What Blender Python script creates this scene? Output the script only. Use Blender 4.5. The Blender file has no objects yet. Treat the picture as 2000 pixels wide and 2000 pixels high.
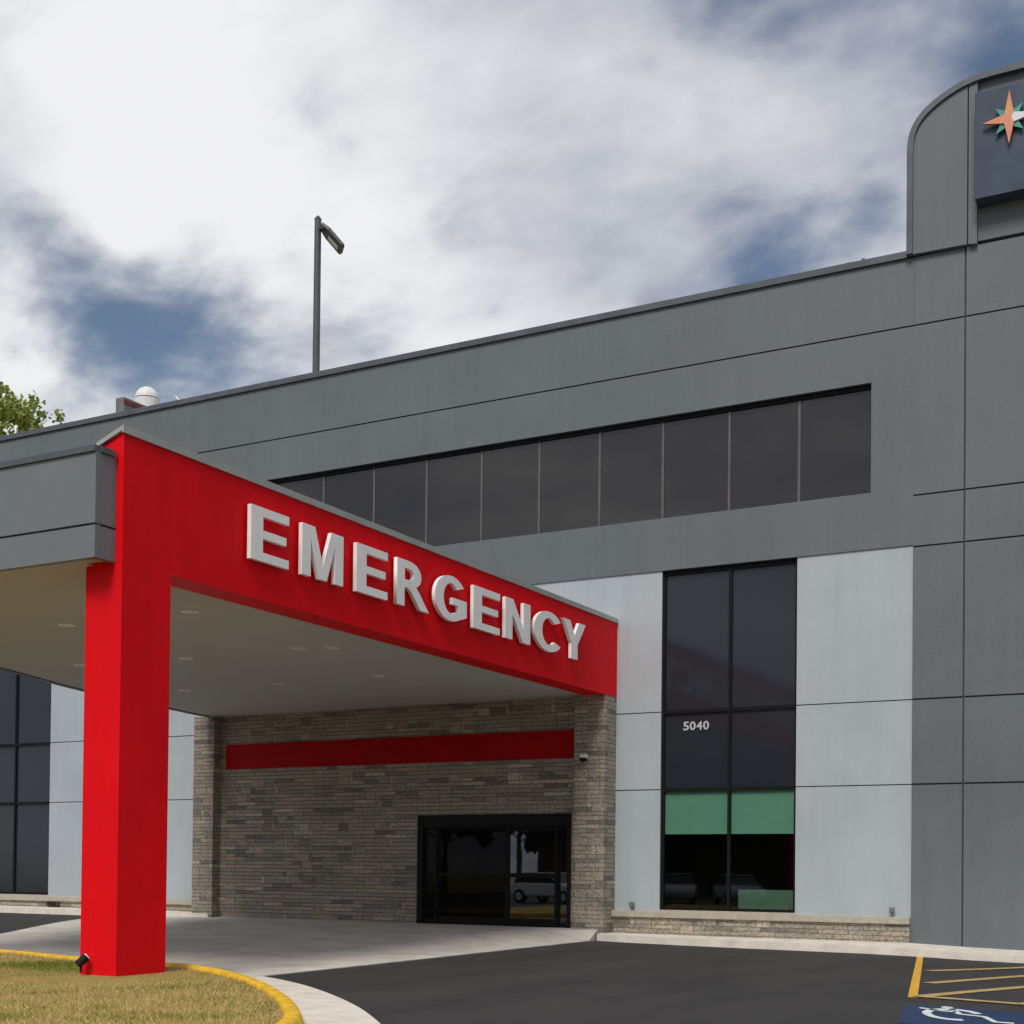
import bpy, bmesh, math, random
from mathutils import Vector, Matrix, noise
random.seed(7)
R = math.radians
scn = bpy.context.scene
col = scn.collection
# ---------------------------------------------------------------- camera
CAMZ = 1.5
yaw, pit, rol = .5055, .01625, .01045
f = Vector((-math.sin(yaw)*math.cos(pit), math.cos(yaw)*math.cos(pit), math.sin(pit)))
r = Vector((math.cos(yaw), math.sin(yaw), 0)); u = r.cross(f)
r2 = math.cos(rol)*r + math.sin(rol)*u; u2 = -math.sin(rol)*r + math.cos(rol)*u
cd = bpy.data.cameras.new('camera'); cam = bpy.data.objects.new('camera', cd); col.objects.link(cam)
m = Matrix((r2, u2, -f)).transposed().to_4x4(); m.translation = Vector((0, 0, CAMZ)); cam.matrix_world = m
cd.sensor_width = 36; cd.lens = 2715/2000*36; cd.shift_y = .3292; cd.clip_end = 3000; cd.clip_start = .05
scn.camera = cam
scn.view_settings.view_transform = 'Standard'; scn.view_settings.look = 'None'
scn.view_settings.gamma = 1; scn.view_settings.exposure = 0.0
# ---------------------------------------------------------------- sun + sky
SUN_EL, SX, SY = 50, .17, -.985
sd = Vector((SX, SY, 0)).normalized()*math.cos(R(SUN_EL)) + Vector((0, 0, math.sin(R(SUN_EL))))
ld = bpy.data.lights.new('sun', 'SUN'); ld.energy = 2.5; ld.angle = R(22); ld.color = (1, .95, .88)
lo = bpy.data.objects.new('sun', ld); col.objects.link(lo); lo.rotation_euler = sd.to_track_quat('Z', 'Y').to_euler()
w = bpy.data.worlds.new('World'); scn.world = w; w.use_nodes = True
nt = w.node_tree; nt.nodes.clear()
def N(t, **k):
    n = nt.nodes.new(t)
    for a, b in k.items(): setattr(n, a, b)
    return n
def L(a, b): nt.links.new(a, b)
def setin(sock, v):
    if isinstance(v, (int, float, tuple)): sock.default_value = v
    else: L(v, sock)
def M_(op, a, b=0.0, c=None, clamp=False):
    n = N('ShaderNodeMath', operation=op, use_clamp=clamp)
    setin(n.inputs[0], a); setin(n.inputs[1], b)
    if c is not None: setin(n.inputs[2], c)
    return n.outputs[0]
def mixc(fac, a, b):
    n = N('ShaderNodeMix', data_type='RGBA'); setin(n.inputs[0], fac)
    setin(n.inputs[6], a); setin(n.inputs[7], b); return n.outputs[2]
def mrange(v, a, b, c=0.0, d=1.0):
    n = N('ShaderNodeMapRange', interpolation_type='SMOOTHSTEP'); setin(n.inputs[0], v)
    for i, q in enumerate((a, b, c, d)): n.inputs[i+1].default_value = q
    return n.outputs[0]
sky = N('ShaderNodeTexSky', sky_type='NISHITA'); sky.sun_disc = False
sky.sun_elevation = R(SUN_EL); sky.sun_rotation = math.atan2(SX, SY)
sky.air_density = 1.0; sky.dust_density = .6; sky.ozone_density = 2.0
tc = N('ShaderNodeTexCoord'); D = tc.outputs['Generated']
sep = N('ShaderNodeSeparateXYZ'); L(D, sep.inputs[0])
zz = M_('ADD', M_('MAXIMUM', sep.outputs[2], 0.0), .28)
cmb = N('ShaderNodeCombineXYZ'); L(M_('DIVIDE', sep.outputs[0], zz), cmb.inputs[0]); L(M_('DIVIDE', sep.outputs[1], zz), cmb.inputs[1])
P = cmb.outputs[0]
def nz(scale, detail, rough, dist=0.0, off=(0, 0, 0), stretch=(1, 1, 1), rot=0.0):
    mp = N('ShaderNodeMapping'); mp.inputs[1].default_value = off; mp.inputs[3].default_value = stretch
    mp.inputs[2].default_value = (0, 0, rot); L(P, mp.inputs[0])
    n = N('ShaderNodeTexNoise'); L(mp.outputs[0], n.inputs[0]); n.inputs['Scale'].default_value = scale
    n.inputs['Detail'].default_value = detail; n.inputs['Roughness'].default_value = rough
    n.inputs['Distortion'].default_value = dist; return n.outputs[0]
def blob(d, sig, amp):
    v = Vector(d).normalized()
    n = N('ShaderNodeVectorMath', operation='DOT_PRODUCT'); nn = N('ShaderNodeVectorMath', operation='NORMALIZE')
    L(D, nn.inputs[0]); L(nn.outputs[0], n.inputs[0]); n.inputs[1].default_value = v
    e = M_('MULTIPLY', M_('SUBTRACT', n.outputs['Value'], 1.0), 1/sig**2)
    return M_('MULTIPLY', M_('POWER', math.e, e), amp)
def total(l):
    a = l[0]
    for b in l[1:]: a = M_('ADD', a, b)
    return a
SKYDIR = lambda x, y: r2*((x-1000)/2715) - u2*((y-1658.4)/2715) + f     # a compass direction of the sky
holes = total([blob(SKYDIR(*p), s, a) for p, s, a in (
    ((200, 610), .045, .30), ((90, 520), .04, .16), ((300, 560), .022, .12), ((400, 720), .035, .26), ((1600, 480), .028, .34), ((1450, 530), .025, .22),
    ((1740, 400), .022, .26), ((1480, 10), .04, .20), ((1380, -10), .03, .14), ((1985, 70), .034, .30), ((1930, 130), .018, .14), ((1700, -70), .04, .16), ((10, 10), .022, .22))])
puff = total([blob(SKYDIR(*p), s, a) for p, s, a in (
    ((500, 380), .14, .34), ((1150, 270), .10, .22), ((300, 200), .1, .2), ((60, 740), .05, .2), ((1000, 620), .08, .12), ((1620, 300), .09, .05))])
greys = total([blob(SKYDIR(*p), s, a) for p, s, a in (
    ((1080, 470), .055, .22), ((1000, 90), .09, .24), ((1500, 220), .09, .14), ((620, 170), .03, .1), ((1350, 560), .05, .1), ((1650, 130), .06, .12), ((60, 440), .05, .2), ((520, 610), .05, .06))])
n1 = nz(2.6, 5, .5, .35, (3.1, 1.7, 0), (1, 1.15, 1), .5); n2 = nz(6.5, 4, .5, .25, (9, 4, 0), (1, 1.25, 1), .5)
n3 = nz(15, 5, .58, .3, (1, 7, 0), (1, 1.3, 1), .5)
nn_ = M_('ADD', M_('MULTIPLY', n1, .52), M_('ADD', M_('MULTIPLY', n2, .36), M_('MULTIPLY', n3, .12)))
dens = M_('SUBTRACT', M_('ADD', M_('MULTIPLY', M_('SUBTRACT', nn_, .5), 2.0), .66), holes)
cover = mrange(dens, .12, .64, .04, 1.0)
br = M_('SUBTRACT', M_('ADD', M_('MULTIPLY', M_('SUBTRACT', nn_, .5), 1.55), M_('ADD', .43, puff)), greys)
bright = mrange(br, .08, .92)
ccol = mixc(bright, (.31, .34, .43, 1), (.90, .90, .91, 1))
skyb = N('ShaderNodeVectorMath', operation='SCALE'); L(sky.outputs[0], skyb.inputs[0]); skyb.inputs[3].default_value = 1
bg1 = N('ShaderNodeBackground'); L(sky.outputs[0], bg1.inputs[0]); bg1.inputs[1].default_value = .075
bg2 = N('ShaderNodeBackground'); L(ccol, bg2.inputs[0]); bg2.inputs[1].default_value = 1.0
mx = N('ShaderNodeMixShader'); L(M_('MULTIPLY', cover, .97), mx.inputs[0]); L(bg1.outputs[0], mx.inputs[1]); L(bg2.outputs[0], mx.inputs[2])
out = N('ShaderNodeOutputWorld'); L(mx.outputs[0], out.inputs[0])
# ---------------------------------------------------------------- materials
def mat(name, base, rough=.6, metal=0, var=0, vs=3.0, bump=0, bs=60, stretch=(1, 1, 1), spec=.5, coat=0, c2=None, fine=0, streak=0):
    global nt
    mt = bpy.data.materials.new(name); mt.use_nodes = True; nt = mt.node_tree
    p = nt.nodes['Principled BSDF']
    p.inputs['Base Color'].default_value = (*base, 1); p.inputs['Roughness'].default_value = rough
    p.inputs['Metallic'].default_value = metal; p.inputs['Specular IOR Level'].default_value = spec
    p.inputs['Coat Weight'].default_value = coat
    tc = N('ShaderNodeTexCoord'); geo = N('ShaderNodeNewGeometry')
    if var or c2:
        mp = N('ShaderNodeMapping'); mp.inputs[3].default_value = stretch; L(geo.outputs['Position'], mp.inputs[0])
        n = N('ShaderNodeTexNoise'); n.inputs['Scale'].default_value = vs; n.inputs['Detail'].default_value = 6
        n.inputs['Roughness'].default_value = .6; L(mp.outputs[0], n.inputs[0])
        a = tuple(c*(1-var) for c in base)+(1,); b = tuple(c for c in (c2 or tuple(c*(1+var) for c in base)))+(1,)
        c = mixc(mrange(n.outputs[0], .3, .7), a, b)
        if fine:
            n2 = N('ShaderNodeTexNoise'); n2.inputs['Scale'].default_value = 180; n2.inputs['Detail'].default_value = 2; L(geo.outputs['Position'], n2.inputs[0])
            g = mrange(n2.outputs[0], .35, .65, 1-fine, 1+fine)
            vm = N('ShaderNodeVectorMath', operation='SCALE'); L(c, vm.inputs[0]); L(g, vm.inputs[3]); c = vm.outputs[0]
        if streak:
            m2 = N('ShaderNodeMapping'); m2.inputs[3].default_value = (1, 1, .07); L(geo.outputs['Position'], m2.inputs[0])
            n3 = N('ShaderNodeTexNoise'); n3.inputs['Scale'].default_value = 5; n3.inputs['Detail'].default_value = 5; n3.inputs['Roughness'].default_value = .65; L(m2.outputs[0], n3.inputs[0])
            vm = N('ShaderNodeVectorMath', operation='SCALE'); L(c, vm.inputs[0]); L(mrange(n3.outputs[0], .3, .72, 1+streak*.5, 1-streak), vm.inputs[3]); c = vm.outputs[0]
        L(c, p.inputs['Base Color'])
        L(mrange(n.outputs[0], .3, .7, rough*.92, min(1, rough*1.1)), p.inputs['Roughness'])
    if bump:
        n = N('ShaderNodeTexNoise'); n.inputs['Scale'].default_value = bs; n.inputs['Detail'].default_value = 4; L(geo.outputs['Position'], n.inputs[0])
        b = N('ShaderNodeBump'); b.inputs['Strength'].default_value = bump; b.inputs['Distance'].default_value = .01
        L(n.outputs[0], b.inputs['Height']); L(b.outputs[0], p.inputs['Normal'])
    return mt
G_DARK = mat('grey_stucco', (.128, .148, .162), .6, var=.07, vs=.45, bump=.45, bs=55, fine=.06, streak=.045)
G_JOINT = mat('dark_joint', (.06, .067, .073), .8)
G_FASC = mat('fascia_stucco', (.155, .178, .19), .55, var=.05, vs=.8, bump=.2, bs=70, fine=.03)
G_LIGHT = mat('light_panel', (.41, .46, .49), .5, var=.05, vs=.6, bump=.15, bs=50, fine=.03, streak=.035)
G_CAP = mat('grey_metal_cap', (.10, .115, .13), .4, metal=.3, var=.1, vs=2)
RED = mat('red_cladding', (.74, .003, .009), .55, var=.05, vs=1.2, spec=.12, bump=.3, bs=60, fine=.04, streak=.045)
RED_SHADE = mat('red_band_shaded', (.38, .003, .006), .6, var=.08, vs=1, spec=.1)  # dark red: the shade under the canopy is put into the base colour
CAPL = mat('pale_metal_cap', (.40, .42, .40), .35, metal=.2, var=.06, vs=3)
SOFF = mat('soffit_plaster', (.49, .49, .475), .85, var=.04, vs=.8, bump=.1, bs=40)
CONC = mat('concrete', (.56, .53, .475), .85, var=.12, vs=1.3, bump=.3, bs=90, fine=.1)
CONC_L = mat('pale_concrete', (.68, .63, .55), .85, var=.10, vs=3, bump=.3, bs=90, fine=.06)
ASPH = mat('asphalt', (.027, .0255, .025), .85, var=.22, c2=(.036, .034, .032), stretch=(1, .35, 1), vs=.9, bump=.6, bs=140, fine=.35)
YEL = mat('yellow_curb_paint', (.76, .46, .02), .6, var=.18, vs=5, bump=.2, bs=60, fine=.1)
YELM = mat('yellow_marking', (.66, .36, .035), .7, var=.15, vs=6, fine=.15)
YELW = mat('worn_yellow_marking', (.42, .30, .11), .8, var=.25, vs=8, fine=.2)
BLUE = mat('blue_marking', (.003, .026, .085), .6, var=.2, vs=5, fine=.15)
WHT = mat('white_marking', (.62, .68, .68), .7, var=.12, vs=9)
LETT = mat('letter_face', (.92, .915, .90), .4, var=.03, vs=4)
SOIL = mat('dry_turf', (.34, .23, .07), .95, c2=(.26, .23, .05), vs=2.5, bump=.9, bs=40, fine=.35)
SILL = mat('cast_sill', (.42, .38, .31), .8, var=.1, vs=6, bump=.3, bs=80, fine=.05)
BLK = mat('black_frame', (.006, .0065, .008), .6, var=.1, spec=.2)
POLE = mat('grey_pole', (.085, .09, .1), .5, metal=.2, var=.1)
WHITE = mat('white_paint', (.72, .72, .72), .5, var=.05, vs=3)
GREYP = mat('fixture_grey', (.16, .16, .16), .5, var=.1)
BLIND = mat('roller_shade', (.22, .36, .30), .9, var=.06, vs=4, stretch=(1, 1, 6))
ROOM = mat('dark_interior', (.025, .025, .022), .9, var=.2)
DESK = mat('desk_front', (.13, .17, .13), .7, var=.15, vs=5, stretch=(4, 1, .5))
BARK = mat('bark', (.09, .07, .05), .9, var=.3, vs=6, bump=.6, bs=20)
CORAL = mat('coral_face', (.75, .25, .20), .45, var=.1, vs=6, c2=(.70, .33, .12))
TEAL = mat('teal_face', (.06, .30, .24), .45, var=.1)
NAVY = mat('slate_blue_panel', (.032, .055, .092), .35, var=.1, vs=1.5)
BROWN = mat('brown_brick', (.085, .05, .04), .9, var=.2, vs=2)
def stone(name, tint):
    global nt
    mt = bpy.data.materials.new(name); mt.use_nodes = True; nt = mt.node_tree; p = nt.nodes['Principled BSDF']
    geo = N('ShaderNodeNewGeometry'); s = N('ShaderNodeSeparateXYZ'); L(geo.outputs['Position'], s.inputs[0])
    c = N('ShaderNodeCombineXYZ'); L(M_('ADD', s.outputs[0], s.outputs[1]), c.inputs[0]); L(s.outputs[2], c.inputs[1])
    def brick(scale, bw, rh, off):
        mp = N('ShaderNodeMapping'); mp.inputs[1].default_value = (off, 0, 0); L(c.outputs[0], mp.inputs[0])
        b = N('ShaderNodeTexBrick'); L(mp.outputs[0], b.inputs[0]); b.inputs['Scale'].default_value = scale
        b.inputs['Brick Width'].default_value = bw; b.inputs['Row Height'].default_value = rh; b.inputs['Mortar Size'].default_value = .006
        b.inputs['Bias'].default_value = 0; b.inputs['Mortar Smooth'].default_value = .3
        b.inputs['Color1'].default_value = (0, 0, 0, 1); b.inputs['Color2'].default_value = (1, 1, 1, 1); b.inputs['Mortar'].default_value = (.2, .2, .2, 1)
        return b
    b1 = brick(1, .62, .095, 0); b2 = brick(1, .40, .19, 3.3)
    n = N('ShaderNodeTexNoise'); n.inputs['Scale'].default_value = 2.3; n.inputs['Detail'].default_value = 1
    sc_ = N('ShaderNodeCombineXYZ'); L(M_('SNAP', M_('ADD', s.outputs[0], s.outputs[1]), .4), sc_.inputs[0]); L(M_('MULTIPLY', M_('SNAP', s.outputs[2], .19), 4.0), sc_.inputs[1]); L(sc_.outputs[0], n.inputs[0])
    sel = M_('GREATER_THAN', n.outputs[0], .60)
    v = mixc(sel, b1.outputs[0], b2.outputs[0]); mort = mixc(sel, b1.outputs[1], b2.outputs[1])
    cr = N('ShaderNodeValToRGB'); L(v, cr.inputs[0]); e = cr.color_ramp.elements
    e[0].position = 0; e[0].color = (*[t*.45 for t in tint], 1); e[1].position = 1; e[1].color = (tint[0]*1.35, tint[1]*1.3, tint[2]*1.2, 1)
    for pos, q in ((.3, (.95, .92, .85)), (.5, (.78, .82, .80)), (.7, (1.15, 1.04, .92)), (.85, (.85, .78, .74))):
        k = e.new(pos); k.color = (tint[0]*q[0], tint[1]*q[1], tint[2]*q[2], 1)
    n2 = N('ShaderNodeTexNoise'); n2.inputs['Scale'].default_value = 22; n2.inputs['Detail'].default_value = 5; L(geo.outputs['Position'], n2.inputs[0])
    vm = N('ShaderNodeVectorMath', operation='SCALE'); L(cr.outputs[0], vm.inputs[0]); L(mrange(n2.outputs[0], .3, .7, .68, 1.32), vm.inputs[3])
    colr = mixc(M_('MULTIPLY', mort, .6), vm.outputs[0], (.05, .045, .04, 1)); L(colr, p.inputs['Base Color'])
    bp = N('ShaderNodeBump'); bp.inputs['Strength'].default_value = .9; bp.inputs['Distance'].default_value = .03
    L(M_('ADD', M_('MULTIPLY', v, .7), M_('ADD', M_('MULTIPLY', n2.outputs[0], .3), M_('MULTIPLY', mort, -.8))), bp.inputs['Height']); L(bp.outputs[0], p.inputs['Normal'])
    p.inputs['Roughness'].default_value = .9; return mt
STONE = stone('ledge_stone', (.325, .30, .26)); STONE_L = stone('ledge_stone_base', (.35, .32, .27))
def glass(name, tint, opacity, refl=1.0, body=(.01, .012, .014), rough=.015):
    """tinted glazing: what is behind shows through the tint, the rest is body colour and mirror"""
    global nt
    mt = bpy.data.materials.new(name); mt.use_nodes = True; nt = mt.node_tree; nt.nodes.clear()
    tr = N('ShaderNodeBsdfTransparent'); tr.inputs[0].default_value = (*tint, 1)
    df = N('ShaderNodeBsdfDiffuse'); df.inputs[0].default_value = (*body, 1)
    gl = N('ShaderNodeBsdfGlossy'); gl.inputs[0].default_value = (1, 1, 1, 1); gl.inputs['Roughness'].default_value = rough
    geo = N('ShaderNodeNewGeometry'); n = N('ShaderNodeTexNoise'); n.inputs['Scale'].default_value = .8; L(geo.outputs['Position'], n.inputs[0])
    b = N('ShaderNodeBump'); b.inputs['Strength'].default_value = .05; b.inputs['Distance'].default_value = .02; L(n.outputs[0], b.inputs['Height']); L(b.outputs[0], gl.inputs['Normal'])
    fr = N('ShaderNodeFresnel'); fr.inputs[0].default_value = 1.5
    m1 = N('ShaderNodeMixShader'); m1.inputs[0].default_value = opacity; L(tr.outputs[0], m1.inputs[1]); L(df.outputs[0], m1.inputs[2])
    m2 = N('ShaderNodeMixShader'); L(M_('MULTIPLY', M_('MULTIPLY', fr.outputs[0], refl, clamp=True), M_('SUBTRACT', 1.0, geo.outputs['Backfacing'])), m2.inputs[0]); L(m1.outputs[0], m2.inputs[1]); L(gl.outputs[0], m2.inputs[2])
    o = N('ShaderNodeOutputMaterial'); L(m2.outputs[0], o.inputs[0]); return mt
GLASS_UP = glass('dark_glass', (.2, .22, .25), .95, .85, (.024, .029, .038), .09)
GLASS_LOW = glass('green_tinted_glass', (.82, .92, .87), .02, 1.15)
GLASS_DOOR = glass('door_glass', (.42, .44, .42), .6, 2.6, (.006, .006, .006))
GLASS_DK = glass('lobby_glass', (.42, .44, .42), .6, .22, (.006, .006, .006))
GLASS_RIB = glass('bronze_glass', (.1, .1, .1), .97, 1.5, (.024, .021, .020), .03)
def foliage(name, a, b):
    global nt
    mt = bpy.data.materials.new(name); mt.use_nodes = True; nt = mt.node_tree; p = nt.nodes['Principled BSDF']
    oi = N('ShaderNodeNewGeometry'); c = mixc(oi.outputs['Random Per Island'], (*a, 1), (*b, 1)); L(c, p.inputs['Base Color'])
    p.inputs['Roughness'].default_value = .65
    tl = N('ShaderNodeBsdfTranslucent'); L(c, tl.inputs[0]); ms = N('ShaderNodeMixShader'); ms.inputs[0].default_value = .35
    L(p.outputs[0], ms.inputs[1]); L(tl.outputs[0], ms.inputs[2]); L(ms.outputs[0], nt.nodes['Material Output'].inputs[0]); return mt
LEAF = foliage('spring_leaf', (.13, .17, .015), (.40, .46, .10)); LEAF_D = foliage('dark_leaf', (.012, .022, .006), (.04, .06, .015))
BLADE = foliage('dry_blade', (.46, .30, .10), (.80, .64, .32)); BLADE_G = foliage('green_blade', (.10, .17, .01), (.34, .36, .06))
# ---------------------------------------------------------------- mesh helpers
class MB:
    def __init__(s): s.v = []; s.f = []; s.sm = False
    def box(s, a, b):
        (x0, y0, z0), (x1, y1, z1) = a, b; n = len(s.v)
        s.v += [(x0, y0, z0), (x1, y0, z0), (x1, y1, z0), (x0, y1, z0), (x0, y0, z1), (x1, y0, z1), (x1, y1, z1), (x0, y1, z1)]
        s.f += [tuple(n+i for i in q) for q in ((0, 3, 2, 1), (4, 5, 6, 7), (0, 1, 5, 4), (1, 2, 6, 5), (2, 3, 7, 6), (3, 0, 4, 7))]; return s
    def poly(s, pts): n = len(s.v); s.v += [tuple(p) for p in pts]; s.f.append(tuple(range(n, n+len(pts)))); return s
    def prism(s, pts, off):
        """closed outline pts (3-D) pushed along off"""
        n = len(s.v); k = len(pts); o = Vector(off)
        s.v += [tuple(p) for p in pts] + [tuple(Vector(p)+o) for p in pts]
        s.f.append(tuple(range(n, n+k))); s.f.append(tuple(range(n+2*k-1, n+k-1, -1)))
        for i in range(k): j = (i+1) % k; s.f.append((n+j, n+i, n+k+i, n+k+j))
        return s
    def tube(s, p, q, r0, r1=None, n=12, caps=True):
        r1 = r0 if r1 is None else r1; p, q = Vector(p), Vector(q); d = (q-p).normalized()
        a = d.orthogonal().normalized(); b = d.cross(a); k = len(s.v)
        for c, rr in ((p, r0), (q, r1)):
            s.v += [tuple(c+(a*math.cos(2*math.pi*i/n)+b*math.sin(2*math.pi*i/n))*rr) for i in range(n)]
        for i in range(n): j = (i+1) % n; s.f.append((k+i, k+j, k+n+j, k+n+i))
        if caps: s.f += [tuple(range(k+n-1, k-1, -1)), tuple(range(k+n, k+2*n))]
        return s
    def sphere(s, c, rad, n=14, mrows=8, z0=-1.0, sc=(1, 1, 1)):
        k = len(s.v); a0 = math.asin(z0)
        for i in range(mrows+1):
            t = a0+(math.pi/2-a0)*i/mrows
            for j in range(n):
                a = 2*math.pi*j/n; s.v.append((c[0]+rad*sc[0]*math.cos(t)*math.cos(a), c[1]+rad*sc[1]*math.cos(t)*math.sin(a), c[2]+rad*sc[2]*math.sin(t)))
        for i in range(mrows):
            for j in range(n): q = (j+1) % n; s.f.append((k+i*n+j, k+i*n+q, k+(i+1)*n+q, k+(i+1)*n+j))
        return s
    def build(s, name, mt, parent=None, bevel=0, smooth=False):
        me = bpy.data.meshes.new(name); me.from_pydata(s.v, [], s.f)
        bm = bmesh.new(); bm.from_mesh(me)
        bmesh.ops.remove_doubles(bm, verts=bm.verts, dist=1e-5) if smooth else None
        bmesh.ops.recalc_face_normals(bm, faces=bm.faces); bm.to_mesh(me); bm.free()
        if smooth:
            for p in me.polygons: p.use_smooth = True
        me.materials.append(mt); o = bpy.data.objects.new(name, me); col.objects.link(o)
        if parent: o.parent = parent; o.matrix_parent_inverse = Matrix.Translation(-abs_loc(parent))
        if bevel:
            b = o.modifiers.new('bevel', 'BEVEL'); b.width = bevel; b.segments = 2; b.limit_method = 'ANGLE'
        return o
def abs_loc(o):
    v = Vector(o.location)
    return v
def tag(o, label=None, cat=None, group=None, kind=None):
    for k, v in (('label', label), ('category', cat), ('group', group), ('kind', kind)):
        if v: o[k] = v
    return o
def thing(name, loc, label, cat, group=None):
    o = bpy.data.objects.new(name, None); o.empty_display_size = .3; o.location = loc; col.objects.link(o); return tag(o, label, cat, group)
def sub(name, mb, mt, part, **k):
    o = mb.build(name, mt, None, **k); o.parent = part; o.matrix_parent_inverse = part.matrix_world.inverted() if False else Matrix.Identity(4)
    return o
S = lambda t: (lambda q: q*q*(3-2*q))(min(1, max(0, t)))
def panel(mb, rect, y0, y1, holes=()):
    """wall slab x0,x1,z0,z1 with rectangular openings, front at y0"""
    x0, x1, z0, z1 = rect
    xs = sorted({x0, x1} | {min(max(h[i], x0), x1) for h in holes for i in (0, 1)})
    zs = sorted({z0, z1} | {min(max(h[i], z0), z1) for h in holes for i in (2, 3)})
    nx, nz_ = len(xs)-1, len(zs)-1
    solid = [[not any(h[0] < (xs[i]+xs[i+1])/2 < h[1] and h[2] < (zs[j]+zs[j+1])/2 < h[3] for h in holes) for j in range(nz_)] for i in range(nx)]
    g = lambda i, j: 0 <= i < nx and 0 <= j < nz_ and solid[i][j]
    for i in range(nx):
        for j in range(nz_):
            if not solid[i][j]: continue
            a, b, c, d = xs[i], xs[i+1], zs[j], zs[j+1]
            mb.poly([(a, y0, c), (b, y0, c), (b, y0, d), (a, y0, d)])
            if not g(i-1, j): mb.poly([(a, y0, c), (a, y0, d), (a, y1, d), (a, y1, c)])
            if not g(i+1, j): mb.poly([(b, y0, c), (b, y1, c), (b, y1, d), (b, y0, d)])
            if not g(i, j-1): mb.poly([(a, y0, c), (a, y1, c), (b, y1, c), (b, y0, c)])
            if not g(i, j+1): mb.poly([(a, y0, d), (b, y0, d), (b, y1, d), (a, y1, d)])
    return mb
def smooth_line(pts, n=8):
    o = []; P_ = [Vector(p) for p in pts]
    for i in range(len(P_)-1):
        a = P_[max(i-1, 0)]; b = P_[i]; c = P_[i+1]; d = P_[min(i+2, len(P_)-1)]
        for k in range(n):
            t = k/n; o.append(.5*((2*b)+(c-a)*t+(2*a-5*b+4*c-d)*t*t+(3*b-a-3*c+d)*t**3))
    o.append(P_[-1]); return o
def offs(line, d):
    o = []
    for i, p in enumerate(line):
        a = line[max(i-1, 0)]; b = line[min(i+1, len(line)-1)]; t = (b-a).normalized(); o.append(p+Vector((-t.y, t.x))*d)
    return o
# ---------------------------------------------------------------- ground
def zg(x, y): return .20*S((-x-11)/16)*S((y-16)/10)-.05*S((x+7)/3)*S((y-18)/8)
def sheet(name, x0, x1, y0, y1, step, dz, mt, fn=zg):
    mb = MB(); nx = int((x1-x0)/step); ny = int((y1-y0)/step)
    for j in range(ny+1):
        for i in range(nx+1): x = x0+(x1-x0)*i/nx; y = y0+(y1-y0)*j/ny; mb.v.append((x, y, fn(x, y)+dz))
    for j in range(ny):
        for i in range(nx): a = j*(nx+1)+i; mb.f.append((a, a+1, a+nx+2, a+nx+1))
    return tag(mb.build(name, mt, smooth=True), kind='structure')
mb = MB(); mb.poly([(-900, -900, -.16), (900, -900, -.16), (900, 900, -.16), (-900, 900, -.16)])
tag(mb.build('ground', SOIL), kind='structure')
sheet('road', -70, 30, -26, 34, 1.0, 0, ASPH)
# concrete pad under the canopy (raised to the door)
def padz(x, y):
    t = S((y-20)/7.9); return zg(x, y)*(1-t)+.235*t+.008
mb = MB(); rows = 34; cols = 12
def xl(y): return -19.2-(y-12)*.52 if y < 24.8 else -25.86-(y-24.8)*.2
def xr(y): return -12.45-(y-15.6)*.058
for j in range(rows+1):
    y = 12.5+(28.12-12.5)*j/rows
    for i in range(cols+1): t = i/cols; x = xl(y)*(1-t)+xr(y)*t; e = S((xr(y)-x)/1.5) if y < 27.6 else 1; mb.v.append((x, y, padz(x, y)*e+(zg(x, y)+.012)*(1-e)))
for j in range(rows):
    for i in range(cols): a = j*(cols+1)+i; mb.f.append((a, a+1, a+cols+2, a+cols+1))
for j in range(rows):        # slab edges
    for i in (0, cols):
        a = mb.v[j*(cols+1)+i]; b = mb.v[(j+1)*(cols+1)+i]; mb.poly([a, b, (b[0], b[1], -.1), (a[0], a[1], -.1)])
tag(mb.build('driveway_pad', CONC), kind='structure')
mb = MB()                    # saw joints of the pad
for yy in (17.2, 20.8, 24.4):
    for k in range(16):
        xa = xl(yy)+(xr(yy)-xl(yy))*k/16; xb = xl(yy)+(xr(yy)-xl(yy))*(k+1)/16
        mb.poly([(xa, yy, padz(xa, yy)+.004), (xb, yy, padz(xb, yy)+.004), (xb, yy+.018, padz(xb, yy)+.004), (xa, yy+.018, padz(xa, yy)+.004)])
tag(mb.build('pad_joint', GREYP), kind='structure')
def walk(name, pts, back):
    """pavement with kerb: pts = outer kerb line (x,y), back = y of the wall"""
    mb = MB(); k = len(pts); T = []
    for x, y in pts:
        zt = zg(x, y)+.15-.035*S((x+7)/3); T.append((x, y, zt))
    for i in range(k-1):
        a, b = T[i], T[i+1]
        mb.poly([a, b, (b[0], back, b[2]+.01), (a[0], back, a[2]+.01)])
        mb.poly([(a[0], a[1]-.02, a[2]-.17), (b[0], b[1]-.02, b[2]-.17), b, a])
    return tag(mb.build(name, CONC_L, bevel=0), kind='structure')
walk('pavement', [(-13.1, 27.55), (-12.6, 27.43), (-11, 27.15), (-9.54, 26.91), (-8, 26.75), (-6.5, 26.6), (-5.2, 26.47), (-4.04, 26.35), (-2, 26.1), (2, 25.7), (8, 25.2)], 28.34)
walk('pavement', [(-46, 27.25), (-40, 27.25), (-35, 27.3), (-31, 27.3), (-28, 27.3), (-26.3, 27.35), (-24.9, 27.6), (-24.3, 27.76)], 28.3)
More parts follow.
